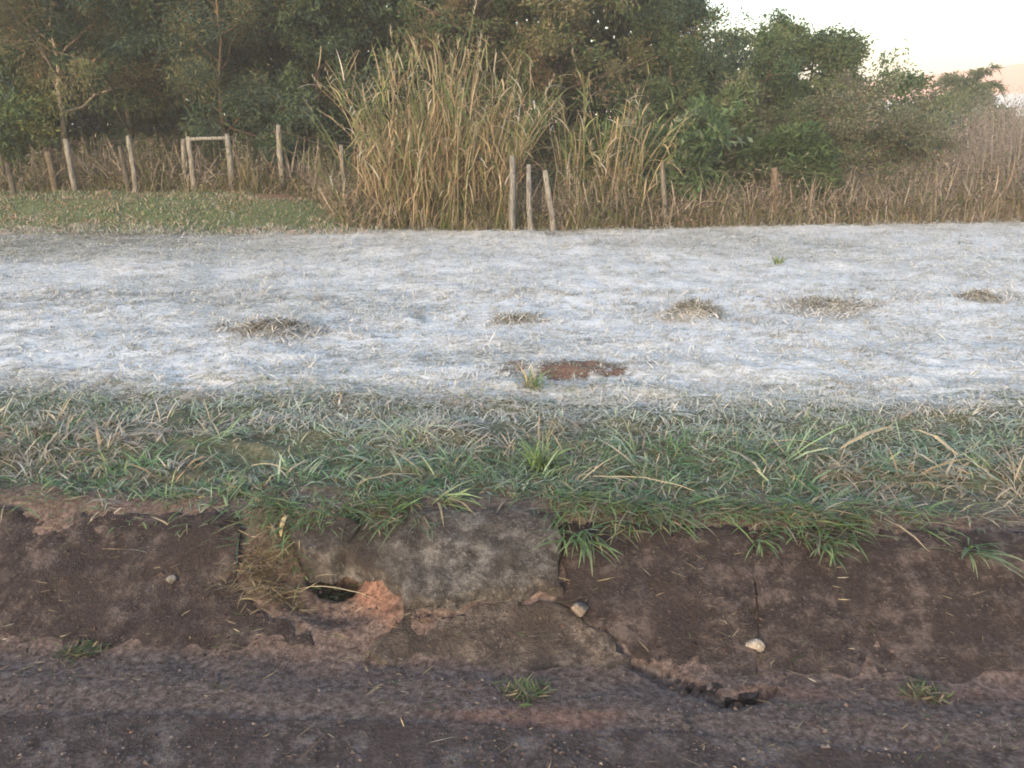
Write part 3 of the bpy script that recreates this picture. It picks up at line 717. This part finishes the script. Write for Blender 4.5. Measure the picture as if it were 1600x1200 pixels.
# ------------------------------------------------------------------ giant reed clumps
def reed_clump(label, base, spread, n_canes, H, fan, seed, green=.35, lean=(0, 0), dead=0, bw=1.0):
    rng = np.random.default_rng(seed); bx, by = base
    root = empty('reed_clump', (bx, by, on(bx, by)), label, 'reed clump')
    tan = np.array([[.40, .32, .20], [.46, .375, .24], [.33, .255, .165], [.50, .44, .32], [.31, .225, .15]])
    grn = np.array([[.17, .215, .085], [.23, .255, .11], [.12, .18, .075], [.28, .28, .14]])
    for k in range(n_canes):
        ox = rng.uniform(-1, 1)*spread[0]; oy = rng.uniform(-1, 1)*spread[1]
        h = H*rng.triangular(.40, .85, 1.08)*(1-.20*(abs(ox)/spread[0])**2)
        dx = ox/spread[0]*fan+rng.normal(0, .15)+lean[0]; dy = oy/spread[1]*fan*.5+rng.normal(0, .10)+lean[1]
        n_ = 9; t = np.linspace(0, 1, n_)
        curl = rng.uniform(.3, 1.5)
        pts = np.stack([ox+dx*h*(t*(1-curl*.4)+curl*.4*t**3), oy+dy*h*(t*(1-curl*.4)+curl*.4*t**3), h*(t-.06*curl*(abs(dx)+.3)*t**3)], 1)
        isg = rng.random() < green
        sc = (grn if isg else tan)[rng.integers(4)]*rng.uniform(.75, 1.1)
        mb = MB(); mb.tube(pts+np.array([0, 0, on(bx+ox, by+oy)-on(bx, by)-.02]), np.linspace(.011, .004, n_), 5, sc)
        nl = rng.integers(8, 14)
        s = rng.uniform(.22, 1.0, nl)**.8; idx = s*(n_-1)
        P = np.stack([np.interp(idx, np.arange(n_), pts[:, c]) for c in range(3)], 1)
        upper = s > .72
        lg = (rng.random(nl) < (.25+.55*green+.3*upper*green+(.12 if isg else -.1)))
        c = np.where(lg[:, None], grn[rng.choice(4, nl)], tan[rng.choice(5, nl)])*rng.uniform(.7, 1.25, (nl, 1))
        wh = rng.random(nl) < .08; c[wh] = np.array([.62, .60, .55])
        mb.blades(P, rng.uniform(0, 6.28, nl), rng.uniform(.35, .8, nl)*(1-.25*upper), rng.uniform(.014, .030, nl)*bw,
                  np.where(lg, rng.uniform(.2, .8, nl), rng.uniform(.6, 1.8, nl)), np.where(lg, rng.uniform(.5, 2.0, nl), rng.uniform(.7, 1.6, nl)), 5, c, rng=rng)
        if rng.random() < .25:                     # feathery seed head
            m_ = 14; e = pts[-1]; q = e+np.linspace(0, 1, m_)[:, None]*np.array([dx*.3, dy*.3, .22])
            mb.blades(q, rng.uniform(0, 6.28, m_), .09, .010, .4, .7, 2, np.array([.52, .46, .34])*rng.uniform(.8, 1.2), rng=rng)
        mb.build('cane', M_REED, root)
    if dead:
        n = dead; ox = rng.normal(0, .55, n).clip(-1.2, 1.2); oy = rng.uniform(-1, 1, n); z = rng.gamma(2.2, .36, n)*H/3.1
        x = ox*spread[0]*(1+.33*fan*z/1.2); y = oy*spread[1]*(1+.15*z)
        z = np.minimum(z, H*.8)
        p = fbm((x+bx)*2.6+seed, z*2.0)
        gp = np.clip(green*.8+1.3*(p-.5), .05, .9); lg = rng.random(n) < gp
        c = np.where(lg[:, None], grn[rng.choice(4, n)], tan[rng.choice(5, n)])*rng.uniform(.55, 1.15, (n, 1))
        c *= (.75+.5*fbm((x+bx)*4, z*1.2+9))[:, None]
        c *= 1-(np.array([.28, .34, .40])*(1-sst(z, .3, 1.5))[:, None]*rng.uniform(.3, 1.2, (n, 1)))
        down = rng.random(n) < .62
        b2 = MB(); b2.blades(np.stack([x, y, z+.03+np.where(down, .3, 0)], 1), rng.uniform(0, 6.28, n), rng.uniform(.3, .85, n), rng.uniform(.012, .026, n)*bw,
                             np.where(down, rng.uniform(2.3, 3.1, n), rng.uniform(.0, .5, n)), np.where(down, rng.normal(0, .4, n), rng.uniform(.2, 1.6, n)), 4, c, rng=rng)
        tag(b2.build('dead_leaves', M_REED, root), kind='stuff')
    return root
reed_clump('huge tan and green clump of giant reeds standing before the trees', (-1.32, 15.6), (1.10, .5), 140, 3.50, .38, 51, .38, (.0, .0), 4600, 1.15)
reed_clump('slim green reed clump with drooping tops right of the huge clump', (1.25, 16.3), (.30, .25), 15, 3.05, .22, 52, .65, (.02, 0), 90, 1.3)
reed_clump('tan reed clump leaning right beside the slim green one', (2.05, 16.2), (.25, .25), 14, 3.05, .25, 53, .30, (.16, 0), 150, 1.3)
reed_clump('few long reeds arching over to the right above the shrubs', (2.45, 16.0), (.15, .15), 6, 2.5, .3, 54, .5, (.45, 0), 60, 1.3)
reed_clump('sparse green reeds arching left in front of the dark trees', (-2.75, 16.4), (.45, .3), 14, 2.45, .3, 55, .75, (-.22, 0), 150)

# ------------------------------------------------------------------ trees and shrubs
def skeleton(rng, H, W, low, n_limb, wob=.12, lean=(0, 0), up=.55, sub=(5, 4)):
    """trunk path, limb paths and twig ends of one tree, about its own base"""
    n = 8; t = np.linspace(0, 1, n)
    tr = np.stack([lean[0]*H*t**1.3, lean[1]*H*t**1.3, H*.86*t], 1); tr[1:, :2] += np.cumsum(rng.normal(0, wob*H/n*.6, (n-1, 2)), 0)
    limbs = []; twigs = []
    for k in range(n_limb):
        s = low+(1-low)*(k+.5*rng.random())/n_limb; o = np.array([np.interp(s*(n-1), np.arange(n), tr[:, c]) for c in range(3)])
        a = k*2.4+rng.normal(0, .5); env = math.sin(math.pi*min(.96, .18+.72*(s-low)/(1-low+1e-6)))**.7
        ln = W*.5*env*rng.uniform(.75, 1.15); el = up*rng.uniform(.5, 1.4)
        d = np.array([math.cos(a)*math.cos(el), math.sin(a)*math.cos(el), math.sin(el)])
        m_ = 6; q = np.linspace(0, 1, m_)[:, None]; P = o+d*ln*q; P[1:] += np.cumsum(rng.normal(0, ln*.055, (m_-1, 3)), 0)
        limbs.append((P, .34*(1-s)+.28))
        for j in range(sub[0]):
            s2 = rng.uniform(.3, 1.0); o2 = np.array([np.interp(s2*(m_-1), np.arange(m_), P[:, c]) for c in range(3)])
            d2 = d*.6+rng.normal(0, .6, 3); d2[2] += .12; d2 /= np.linalg.norm(d2); l2 = ln*rng.uniform(.3, .55)
            Q = o2+d2*l2*np.linspace(0, 1, 4)[:, None]; Q[1:] += rng.normal(0, l2*.07, (3, 3))
            limbs.append((Q, .12))
            for i_ in range(sub[1]):
                o3 = Q[rng.integers(1, 4)]; d3 = d2*.5+rng.normal(0, .65, 3); d3 /= np.linalg.norm(d3)
                twigs.append((o3, o3+d3*l2*rng.uniform(.35, .8)))
    return tr, limbs, twigs
def tree(name, label, cat, base, H, W, seed, cols, n_leaf, leaf=(.09, .035), low=.12, n_limb=10, tr_r=.09, bark=None, lean=(0, 0), droop=.2,
         spread=.13, up=.55, twig_tint=(1, 1, 1), accents=None, sub=(5, 4), twig_r=.006, wob=.12):
    rng = np.random.default_rng(seed); bark = bark or M_BARK
    x, y = base; root = empty(name, (x, y, on(x, y)-.03), label, cat)
    tr, limbs, twigs = skeleton(rng, H, W, low, n_limb, wob, lean, up, sub)
    mb = MB(); mb.tube(tr, np.linspace(tr_r, tr_r*.25, len(tr)), 8, twig_tint, True, .04, rng)
    for P, r in limbs:
        r0 = tr_r*r; mb.tube(P, np.linspace(r0, max(.004, r0*.35), len(P)), 5, twig_tint)
    for a_, b_ in twigs: mb.tube(np.array([a_, (a_+b_)/2+rng.normal(0, .02, 3), b_]), [twig_r, twig_r*.8, twig_r*.4], 3, twig_tint)
    mb.build('trunk', bark, root, True)
    n_leaf = int(n_leaf*1.2); leaf = (leaf[0]*1.28, leaf[1]*1.42)
    cols = np.array(cols); T = len(twigs); A = np.array([q[0] for q in twigs]); Bq = np.array([q[1] for q in twigs])
    w = rng.gamma(2.0, 1.0, T); w /= w.sum(); ti = rng.choice(T, n_leaf, p=w); f = rng.uniform(.1, 1.1, n_leaf)[:, None]
    P = A[ti]+(Bq[ti]-A[ti])*f+rng.normal(0, spread, (n_leaf, 3))*np.array([1, 1, .75])
    k = P[:, 2] > .08; P = P[k]; ti = ti[k]; n = len(P)
    D = (Bq[ti]-A[ti]); D = D/np.linalg.norm(D, axis=1)[:, None]+rng.normal(0, .7, (n, 3)); D[:, 2] -= droop
    tint = cols[rng.choice(len(cols), T)][ti]*rng.uniform(.8, 1.2, T)[ti][:, None]*rng.uniform(.7, 1.3, (n, 1))
    mix_ = rng.random(n) < .3; tint[mix_] = cols[rng.choice(len(cols), mix_.sum())]*rng.uniform(.7, 1.25, (mix_.sum(), 1))
    if accents is not None:
        ac, pr, zmin = accents; k = (rng.random(n) < pr) & (P[:, 2] > zmin*H); tint[k] = np.array(ac)*rng.uniform(.7, 1.3, (k.sum(), 1))
    b2 = MB(); b2.leaves(P, D, leaf[0]*rng.uniform(.6, 1.35, n), leaf[1]*rng.uniform(.7, 1.3, n), tint, rng)
    b2.build('crown', M_LEAF, root)
    return root
GD = [(.065, .118, .058), (.080, .130, .064), (.098, .142, .068), (.054, .098, .058)]      # dark evergreen
GB = [(.066, .112, .086), (.082, .128, .094), (.056, .098, .076)]                          # bluish green
GO = [(.155, .165, .085), (.180, .178, .098), (.125, .148, .070), (.195, .180, .110)]      # olive tan
GM = [(.105, .168, .066), (.125, .182, .078), (.080, .136, .058)]                          # mid green
BRN = [(.20, .148, .102), (.17, .132, .088), (.145, .135, .085), (.21, .165, .115)]        # russet
def bx(px, Y): return (at(px, 300, Y)[0], Y)

tree('leafy_tree', 'bushy mid green tree at the far left edge behind the fence', 'tree', bx(-30, 19.4), 5.6, 4.2, 101, GM+GD, 22000, low=.06, n_limb=12)
tree('pale_limbed_tree', 'olive feathery tree with pale forking limbs near the left edge', 'tree', bx(95, 18.9), 5.6, 4.4, 102, GO, 17000, (.085, .022), .30, 9, .075, M_PALEBARK, (.05, -.02), .5, .17, .75, (1, 1, 1), ((.34, .20, .12), .06, .4), twig_r=.008, wob=.3)
tree('evergreen_tree', 'tall dark evergreen behind the pair of left fence posts', 'tree', bx(215, 20.6), 7.2, 4.6, 103, GD+GB, 26000, low=.05, n_limb=13)
tree('slender_tree', 'bluish green feathery tree with a thin trunk behind the wooden frame', 'tree', bx(357, 19.4), 6.4, 4.2, 104, GB+[GO[0]], 24000, (.085, .022), .20, 11, .06, M_PALEBARK, (.02, 0), .35, .16, .6, (.55, .5, .42), ((.26, .17, .10), .05, .5))
tree('evergreen_tree', 'deep shaded evergreen left of the huge reed clump', 'tree', bx(500, 21.2), 7.5, 4.6, 105, GD+GB, 26000, low=.05, n_limb=13)
tree('russet_tree', 'tall russet brown leaved tree rising behind the huge reed clump', 'tree', bx(735, 20.0), 7.4, 5.4, 106, BRN[:3]+[GD[1], GO[2], GD[2], GM[2]], 22000, low=.28, n_limb=12, tr_r=.13)
tree('olive_tree', 'olive and brown tree just right of the russet one', 'tree', bx(880, 20.6), 6.2, 4.6, 107, GO+[GD[1], GM[0], BRN[2]], 21000, low=.10, n_limb=12, tr_r=.09)
tree('spindly_tree', 'dark tree with wispy side branches against the bright sky', 'tree', bx(1020, 21.0), 5.1, 3.8, 108, GD+GB, 24000, (.08, .03), .14, 11, .08, None, (.03, 0), .1, .12, .7)
tree('round_tree', 'rounded dark green tree standing against the sky right of centre', 'tree', bx(1245, 23.0), 4.4, 4.2, 109, GD+[GM[0], GO[2], GM[2]], 28000, (.09, .035), .10, 13, .09, None, (0, 0), .15, .14, .5)
tree('evergreen_tree', 'low dark tree filling the gap under the spindly tree', 'tree', bx(1120, 20.2), 3.6, 3.6, 110, GD+[GM[2], GO[2]], 15000, low=.08, n_limb=10)
tree('leafy_shrub', 'fresh green broad leaved shrub behind the right fence post', 'shrub', bx(1090, 17.0), 1.95, 2.4, 111, [(.07, .13, .055), (.095, .16, .075), (.055, .10, .05), (.16, .21, .14)], 6500, (.13, .045), .10, 9, .03, None, (0, 0), .1, .09)
tree('tall_shrub', 'pale green tall shrub with upright leafy tips right of the arching reeds', 'shrub', bx(1150, 18.2), 2.85, 1.5, 112, [(.10, .15, .075), (.13, .18, .09), (.17, .19, .12), (.075, .12, .05)], 6000, (.11, .035), .15, 9, .03, None, (.02, 0), -.1, .08, 1.0)
tree('leafy_shrub', 'green shrub with long leaves over the thick brown stump', 'shrub', bx(1230, 17.3), 1.75, 2.1, 113, [(.06, .11, .045), (.09, .14, .06), (.05, .085, .04)], 5000, (.13, .04), .2, 8, .03, None, (0, 0), .2, .09)
tree('twiggy_shrub', 'grey brown twiggy shrub of dry flower heads below the rounded tree', 'shrub', bx(1315, 18.4), 2.2, 2.9, 114, [(.14, .165, .11), (.17, .185, .13), (.12, .15, .09), (.20, .19, .155), (.10, .135, .075)], 16000, (.055, .028), .10, 11, .035, M_PALEBARK, (0, 0), -.1, .11, .8, (.6, .5, .42), None, (6, 5), .005)
tree('twiggy_shrub', 'grey green twiggy shrub between the dry shrub and the pinkish weeds', 'shrub', bx(1415, 19.2), 1.85, 2.4, 115, [(.13, .165, .10), (.16, .185, .12), (.11, .15, .08), (.19, .19, .15)], 10500, (.06, .025), .12, 10, .03, M_PALEBARK, (0, 0), -.1, .11, .8, (.6, .5, .42), None, (5, 5), .005)
tree('leafy_shrub', 'dusty grey green shrub in front of the rounded tree', 'shrub', bx(1205, 19.6), 2.5, 2.8, 122, [(.12, .145, .095), (.15, .17, .12), (.095, .12, .075), (.17, .165, .12)], 11000, (.08, .03), .06, 10, .035, None, (0, 0), .0, .11)
tree('leafy_shrub', 'low green shrub between the tan reeds and the spindly tree', 'shrub', bx(960, 18.0), 1.7, 2.0, 116, GM+[GO[0]], 6000, (.09, .03), .1, 8, .03)
tree('leafy_shrub', 'dark shrub hugging the ground behind the tall pale fence post', 'shrub', bx(440, 19.3), 2.4, 2.6, 117, GD+GB, 9000, low=.05, n_limb=9)
tree('leafy_shrub', 'yellowish green shrub behind the first fence posts on the left', 'shrub', bx(40, 18.7), 1.9, 2.2, 118, GM+[(.15, .16, .05)], 7000, (.09, .04), .05, 8, .03)
tree('hedge_tree', 'dark round tree beyond the field left of the palm', 'tree', bx(1405, 36), 1.9, 4.4, 119, GD+[GM[2]], 10000, (.15, .06), .06, 10, .1, spread=.2, up=.25)
tree('hedge_tree', 'dark tree on the far side of the palm at the right edge', 'tree', bx(1575, 40), 2.6, 3.4, 120, GD+[GM[2], GO[2]], 9000, (.16, .06), .06, 10, .1, spread=.2, up=.3)
tree('hedge_tree', 'small far tree in the gap between palm and right edge', 'tree', bx(1660, 44), 2.1, 5.0, 121, GD+[GM[2]], 8000, (.17, .07), .06, 10, .1, spread=.22, up=.3)

def palm(label, base, H, seed):
    rng = np.random.default_rng(seed); x, y = base; root = empty('palm_tree', (x, y, on(x, y)), label, 'palm')
    mb = MB(); t = np.linspace(0, 1, 8)[:, None]; tr = np.array([.15, 0, H])*t+np.array([.1, 0, 0])*np.sin(t*3)
    mb.tube(tr, np.linspace(.16, .11, 8), 8, (1, 1, 1), True, .05, rng); mb.build('trunk', M_BARK, root, True)
    for k in range(38):
        a = k*2.4+rng.normal(0, .2); el = math.asin(rng.uniform(-.35, 1.0)); ln = rng.uniform(1.2, 1.75); n = 12
        s = np.linspace(0, 1, n); th = el-s**1.6*(1.3+.8*rng.random())
        d = np.stack([np.cos(a)*np.cos(th), np.sin(a)*np.cos(th), np.sin(th)], 1); P = tr[-1]+np.cumsum(d*ln/n, 0)
        fb = MB(); col = np.array([.11, .15, .075])*rng.uniform(.75, 1.3); fb.tube(P, np.linspace(.02, .006, n), 4, col*1.2)
        m_ = 130; ix = rng.uniform(.8, n-1, m_); Q = np.stack([np.interp(ix, np.arange(n), P[:, c]) for c in range(3)], 1)
        side = np.where(rng.random(m_) < .5, -1, 1)[:, None]; sd = np.array([-math.sin(a), math.cos(a), 0])
        D = sd*side+.45*np.stack([np.interp(ix, np.arange(n), d[:, c]) for c in range(3)], 1)+rng.normal(0, .55, (m_, 3)); D[:, 2] -= .30
        fb.leaves(Q, D, rng.uniform(.22, .50, m_), .045, col*rng.uniform(.75, 1.25, (m_, 1)), rng)
        fb.build('frond', M_LEAF, root)
palm('feathery drooping palm standing far off at the right under the hill', bx(1482, 38), 3.2, 61)

def understory():
    rng = np.random.default_rng(71); mb = MB(); n = 140000
    x = np.where(rng.random(n) < .70, rng.uniform(-20, 0, n), rng.uniform(-1, 13, n)); y = rng.uniform(21.8, 26.5, n); top = 8.2-4.6*sst(x, 0, 5.6)-1.4*sst(x, 5.5, 9)+1.2*(fbm(x*.8, y*.8)-.5)*2; z = .05+top*rng.random(n)**.85
    k = (fbm(x*1.1+z*.7, y*1.1+z*1.3) > rng.uniform(.05, .42, n)) & (rng.random(n) < top/8.0+.15); x, y, z = x[k], y[k], z[k]; n = len(x)
    c = np.array(GD+GB)[rng.choice(7, n)]*rng.uniform(.6, 1.2, (n, 1))
    D = rng.normal(0, 1, (n, 3)); D[:, 2] -= .4
    mb.leaves(np.stack([x, y, z], 1), D, rng.uniform(.18, .38, n), rng.uniform(.09, .20, n), c, rng)
    return mb
tag(understory().build('deep_woodland', M_LEAF), 'dark mass of woodland foliage behind the nearer trees', 'woodland', kind='stuff')

def weeds():
    rng = np.random.default_rng(72); mb = MB()
    n = 1800; x = np.where(rng.random(n) < .75, rng.normal(11.2, 1.5, n), rng.uniform(5.5, 11, n)); y = 17.2+rng.gamma(2, .8, n)
    h = (1.0+1.5*sst(x, 8.4, 10.8))*rng.uniform(.6, 1.1, n)
    pal = np.array([[.27, .24, .225], [.22, .195, .185], [.33, .30, .285], [.20, .19, .16]])
    c = pal[rng.choice(4, n)]*rng.uniform(.8, 1.2, (n, 1)); az = rng.uniform(0, 6.28, n); le = rng.uniform(0, .22, n); be = rng.uniform(0, .4, n)
    base = np.stack([x, y, height(x, y)], 1); mb.blades(base, az, h, .009, le, be, 4, c, rng=rng)
    # plumed tips
    k = np.repeat(np.arange(n), 20); m_ = len(k); s = rng.uniform(.45, 1.0, m_)
    th = le[k]+be[k]*s*.5; P = base[k]+np.stack([np.cos(az[k])*np.sin(th), np.sin(az[k])*np.sin(th), np.cos(th)], 1)*(h[k]*s)[:, None]+rng.normal(0, .035, (m_, 3))
    mb.leaves(P, rng.normal(0, 1, (m_, 3))+np.array([0, 0, .6]), rng.uniform(.03, .09, m_), .014, c[k]*rng.uniform(.8, 1.35, (m_, 1)), rng)
    return mb
tag(weeds().build('plumed_weeds', M_STRAW), 'tall pinkish dry weeds with feathery plumes at the right edge', 'weeds', kind='stuff')

# ------------------------------------------------------------------ small things on the verge and the ditch bank
def tuft(px, py, n, L, label, seed, hang=False, green=1.0, w=.011, flat=False):
    rng = np.random.default_rng(seed); p = ground(px, py); mb = MB()
    off = rng.normal(0, .035, (n, 3))*(np.array([1.25, .75, 0]) if flat else np.array([1, .6, 0])); off[:, 2] = [on(p[0]+o_[0], p[1]+o_[1])-p[2]+(.055 if hang else .012) for o_ in off]
    az = rng.normal(-math.pi/2, .5, n) if hang else rng.uniform(0, 6.28, n)
    pal = np.array([[.10, .19, .05], [.14, .24, .07], [.075, .14, .045], [.20, .25, .12]])
    c = pal[rng.choice(4, n)]*rng.uniform(.8, 1.2, (n, 1))*(np.array([.75, .62, .7]) if flat else 1)
    d_ = rng.random(n) > green; c[d_] = np.array([.42, .34, .22])*(.55 if flat else 1)
    mb.blades(off, az, L*rng.uniform(.5, 1.2, n), rng.uniform(.6, 1.4, n)*w, rng.uniform(.7, 1.3, n) if hang else rng.uniform(1.15, 1.6, n) if flat else rng.uniform(.1, .9, n), rng.uniform(.4, 1.2, n) if not flat else rng.normal(0, .3, n), 5, c, c*.8+FROST*(.04 if flat else .12), rng=rng)
    o = mb.build('grass_tuft', M_GRASS); o.location = tuple(p); tag(o, label, 'grass tuft')
tuft(905, 858, 46, .24, 'green grass tuft hanging over the ditch above the pale jagged stone', 81, True)
tuft(1192, 862, 20, .16, 'small green grass tuft hanging over the slab joint', 82, True)
tuft(1290, 872, 26, .17, 'green grass tuft hanging over the dark slab right of the joint', 83, True)
tuft(1515, 880, 26, .22, 'green grass tuft hanging over the ditch near the right edge', 84, True)
tuft(845, 735, 60, .24, 'lush green grass tuft in the middle of the verge', 85)
tuft(835, 608, 45, .20, 'green grass tuft just below the bare red patch', 86, False, .85)
tuft(1215, 413, 40, .16, 'lone green tuft far out in the white frosted field', 87, False, .9, .016)
tuft(130, 1020, 150, .055, 'sparse flattened grass patch on the ditch bottom at the left', 88, False, .7, .008, True)
tuft(820, 1085, 230, .065, 'flattened grass patch on the ditch bottom in the middle', 89, False, .6, .008, True)
tuft(1440, 1085, 150, .05, 'flattened grass patch on the ditch bottom at the right', 90, False, .55, .008, True)

def straw(px0, px1, w, label, seed, name='dry_stalk', lift=.05):
    rng = np.random.default_rng(seed); a_ = ground(*px0); b_ = ground(*px1); a_[2] += lift; b_[2] += lift*.8; n = 7
    t = np.linspace(0, 1, n)[:, None]; P = a_+(b_-a_)*t+np.array([0, 0, .03])*np.sin(t*math.pi)+rng.normal(0, .004, (n, 3))
    d = (b_-a_)/np.linalg.norm(b_-a_); s_ = np.cross(d, [0, 0, 1]); s_ /= np.linalg.norm(s_); prof = np.sin(np.linspace(.35, 2.9, n))[:, None]
    up = np.array([0, 0, 1.]); V = np.concatenate([P-s_*w*prof, P+up*w*.35, P+s_*w*prof, P-up*w*.15])-a_
    k = np.arange(n-1); q = []
    for r0, r1 in ((0, 1), (1, 2), (2, 3), (3, 0)): q.append(np.stack([r0*n+k, r0*n+k+1, r1*n+k+1, r1*n+k], -1))
    mb = MB(); mb.add(V, np.concatenate(q), None, np.array([.50, .42, .28])*rng.uniform(.85, 1.1))
    o = mb.build(name, M_STRAW); o.location = tuple(a_); tag(o, label, 'dry leaf' if name == 'dry_leaf' else 'straw')
straw((1312, 712), (1392, 678), .020, 'broad dry tan leaf lying on the right of the verge, rising rightwards', 91, 'dry_leaf')
straw((1425, 682), (1495, 720), .018, 'broad dry tan leaf lying on the right of the verge, falling rightwards', 92, 'dry_leaf')
straw((925, 763), (1085, 782), .006, 'long thin pale straw lying just above the ditch edge right of centre', 93, lift=.07)
straw((1200, 703), (1280, 707), .007, 'short pale straw left of the two broad dry leaves', 94)
straw((395, 742), (450, 745), .008, 'short tan straw lying on the left of the verge', 95)
straw((560, 770), (660, 752), .006, 'thin brown straw lying on the verge above the hollow', 96)
straw((440, 852), (452, 815), .012, 'upright tan leaf scrap standing at the top of the hollow', 97, 'dry_leaf')
straw((470, 928), (580, 940), .005, 'pale straw lying inside the hollow of the ditch bank', 98, lift=.03)

def hollow_straw():
    rng = np.random.default_rng(99); p = ground(425, 910); n = 620
    root = empty('straw_nest', tuple(p), 'matted ochre straw heaped in the hollow beside the broken grey slab', 'straw')
    t = rng.uniform(0, 1, n); th = 1.3+3.8*t; r = rng.normal(.85, .28, n)
    x = .03+.22*r*np.cos(th)+.05; y = .02+.12*r*np.sin(th); X_ = p[0]+x; Y_ = p[1]+y
    z = height(X_, Y_)-p[2]+rng.uniform(.0, .045, n)
    c = np.array([[.25, .20, .125], [.17, .135, .09], [.33, .275, .18], [.12, .095, .06]])[rng.choice(4, n)]*rng.uniform(.7, 1.2, (n, 1))
    mb = MB(); mb.blades(np.stack([x, y, z], 1), rng.normal(0, .9, n)+math.pi*(rng.random(n) > .5), rng.uniform(.04, .15, n), rng.uniform(.003, .008, n), rng.uniform(1.1, 1.7, n), rng.normal(.1, .3, n), 4, c, rng=rng)
    tag(mb.build('straw', M_STRAW, root), kind='stuff')
hollow_straw()

# things of one kind that stand about in number share a group
GROUPS = {'grass_heap': 'heaps of dead grass in the frosted field', 'grass_tuft': 'grass tufts on verge and ditch', 'stone': 'loose stones on the ditch bank',
          'reed_clump': 'giant reed clumps', 'evergreen_tree': 'dark evergreens of the wood', 'leafy_shrub': 'leafy shrubs along the fence',
          'twiggy_shrub': 'dry twiggy shrubs', 'hedge_tree': 'far hedge trees', 'dry_leaf': 'dry leaves on the verge', 'dry_stalk': 'straws on the verge', 'wire_fence': 'wire fences'}
for o in COL.objects:
    k = o.name.split('.')[0]
    if o.parent is None and k in GROUPS: o['group'] = GROUPS[k]

# ------------------------------------------------------------------ haze: the damp dawn air over field and wood
HAZE = 0.0022
mb = MB(); lo = np.array([-2700., -420., -2.2]); hi = np.array([2700., 3300., 29.5])
V = [[(lo, hi)[i][0], (lo, hi)[j][1], (lo, hi)[k][2]] for i in (0, 1) for j in (0, 1) for k in (0, 1)]
mb.add(V, [[0, 1, 3, 2], [4, 6, 7, 5], [0, 4, 5, 1], [2, 3, 7, 6], [0, 2, 6, 4], [1, 5, 7, 3]])
m = bpy.data.materials.new('haze_air'); m.use_nodes = True; nt = m.node_tree; nt.nodes.remove(nt.nodes['Principled BSDF'])
pv = nt.nodes.new('ShaderNodeVolumePrincipled'); pv.inputs['Color'].default_value = (.97, .94, .91, 1); pv.inputs['Density'].default_value = HAZE; pv.inputs['Anisotropy'].default_value = .0
nt.links.new(pv.outputs[0], nt.nodes['Material Output'].inputs['Volume'])
tag(mb.build('haze', m), 'thin pale dawn haze hanging over the field and trees', 'haze', kind='stuff')
scene.cycles.volume_bounces = 2
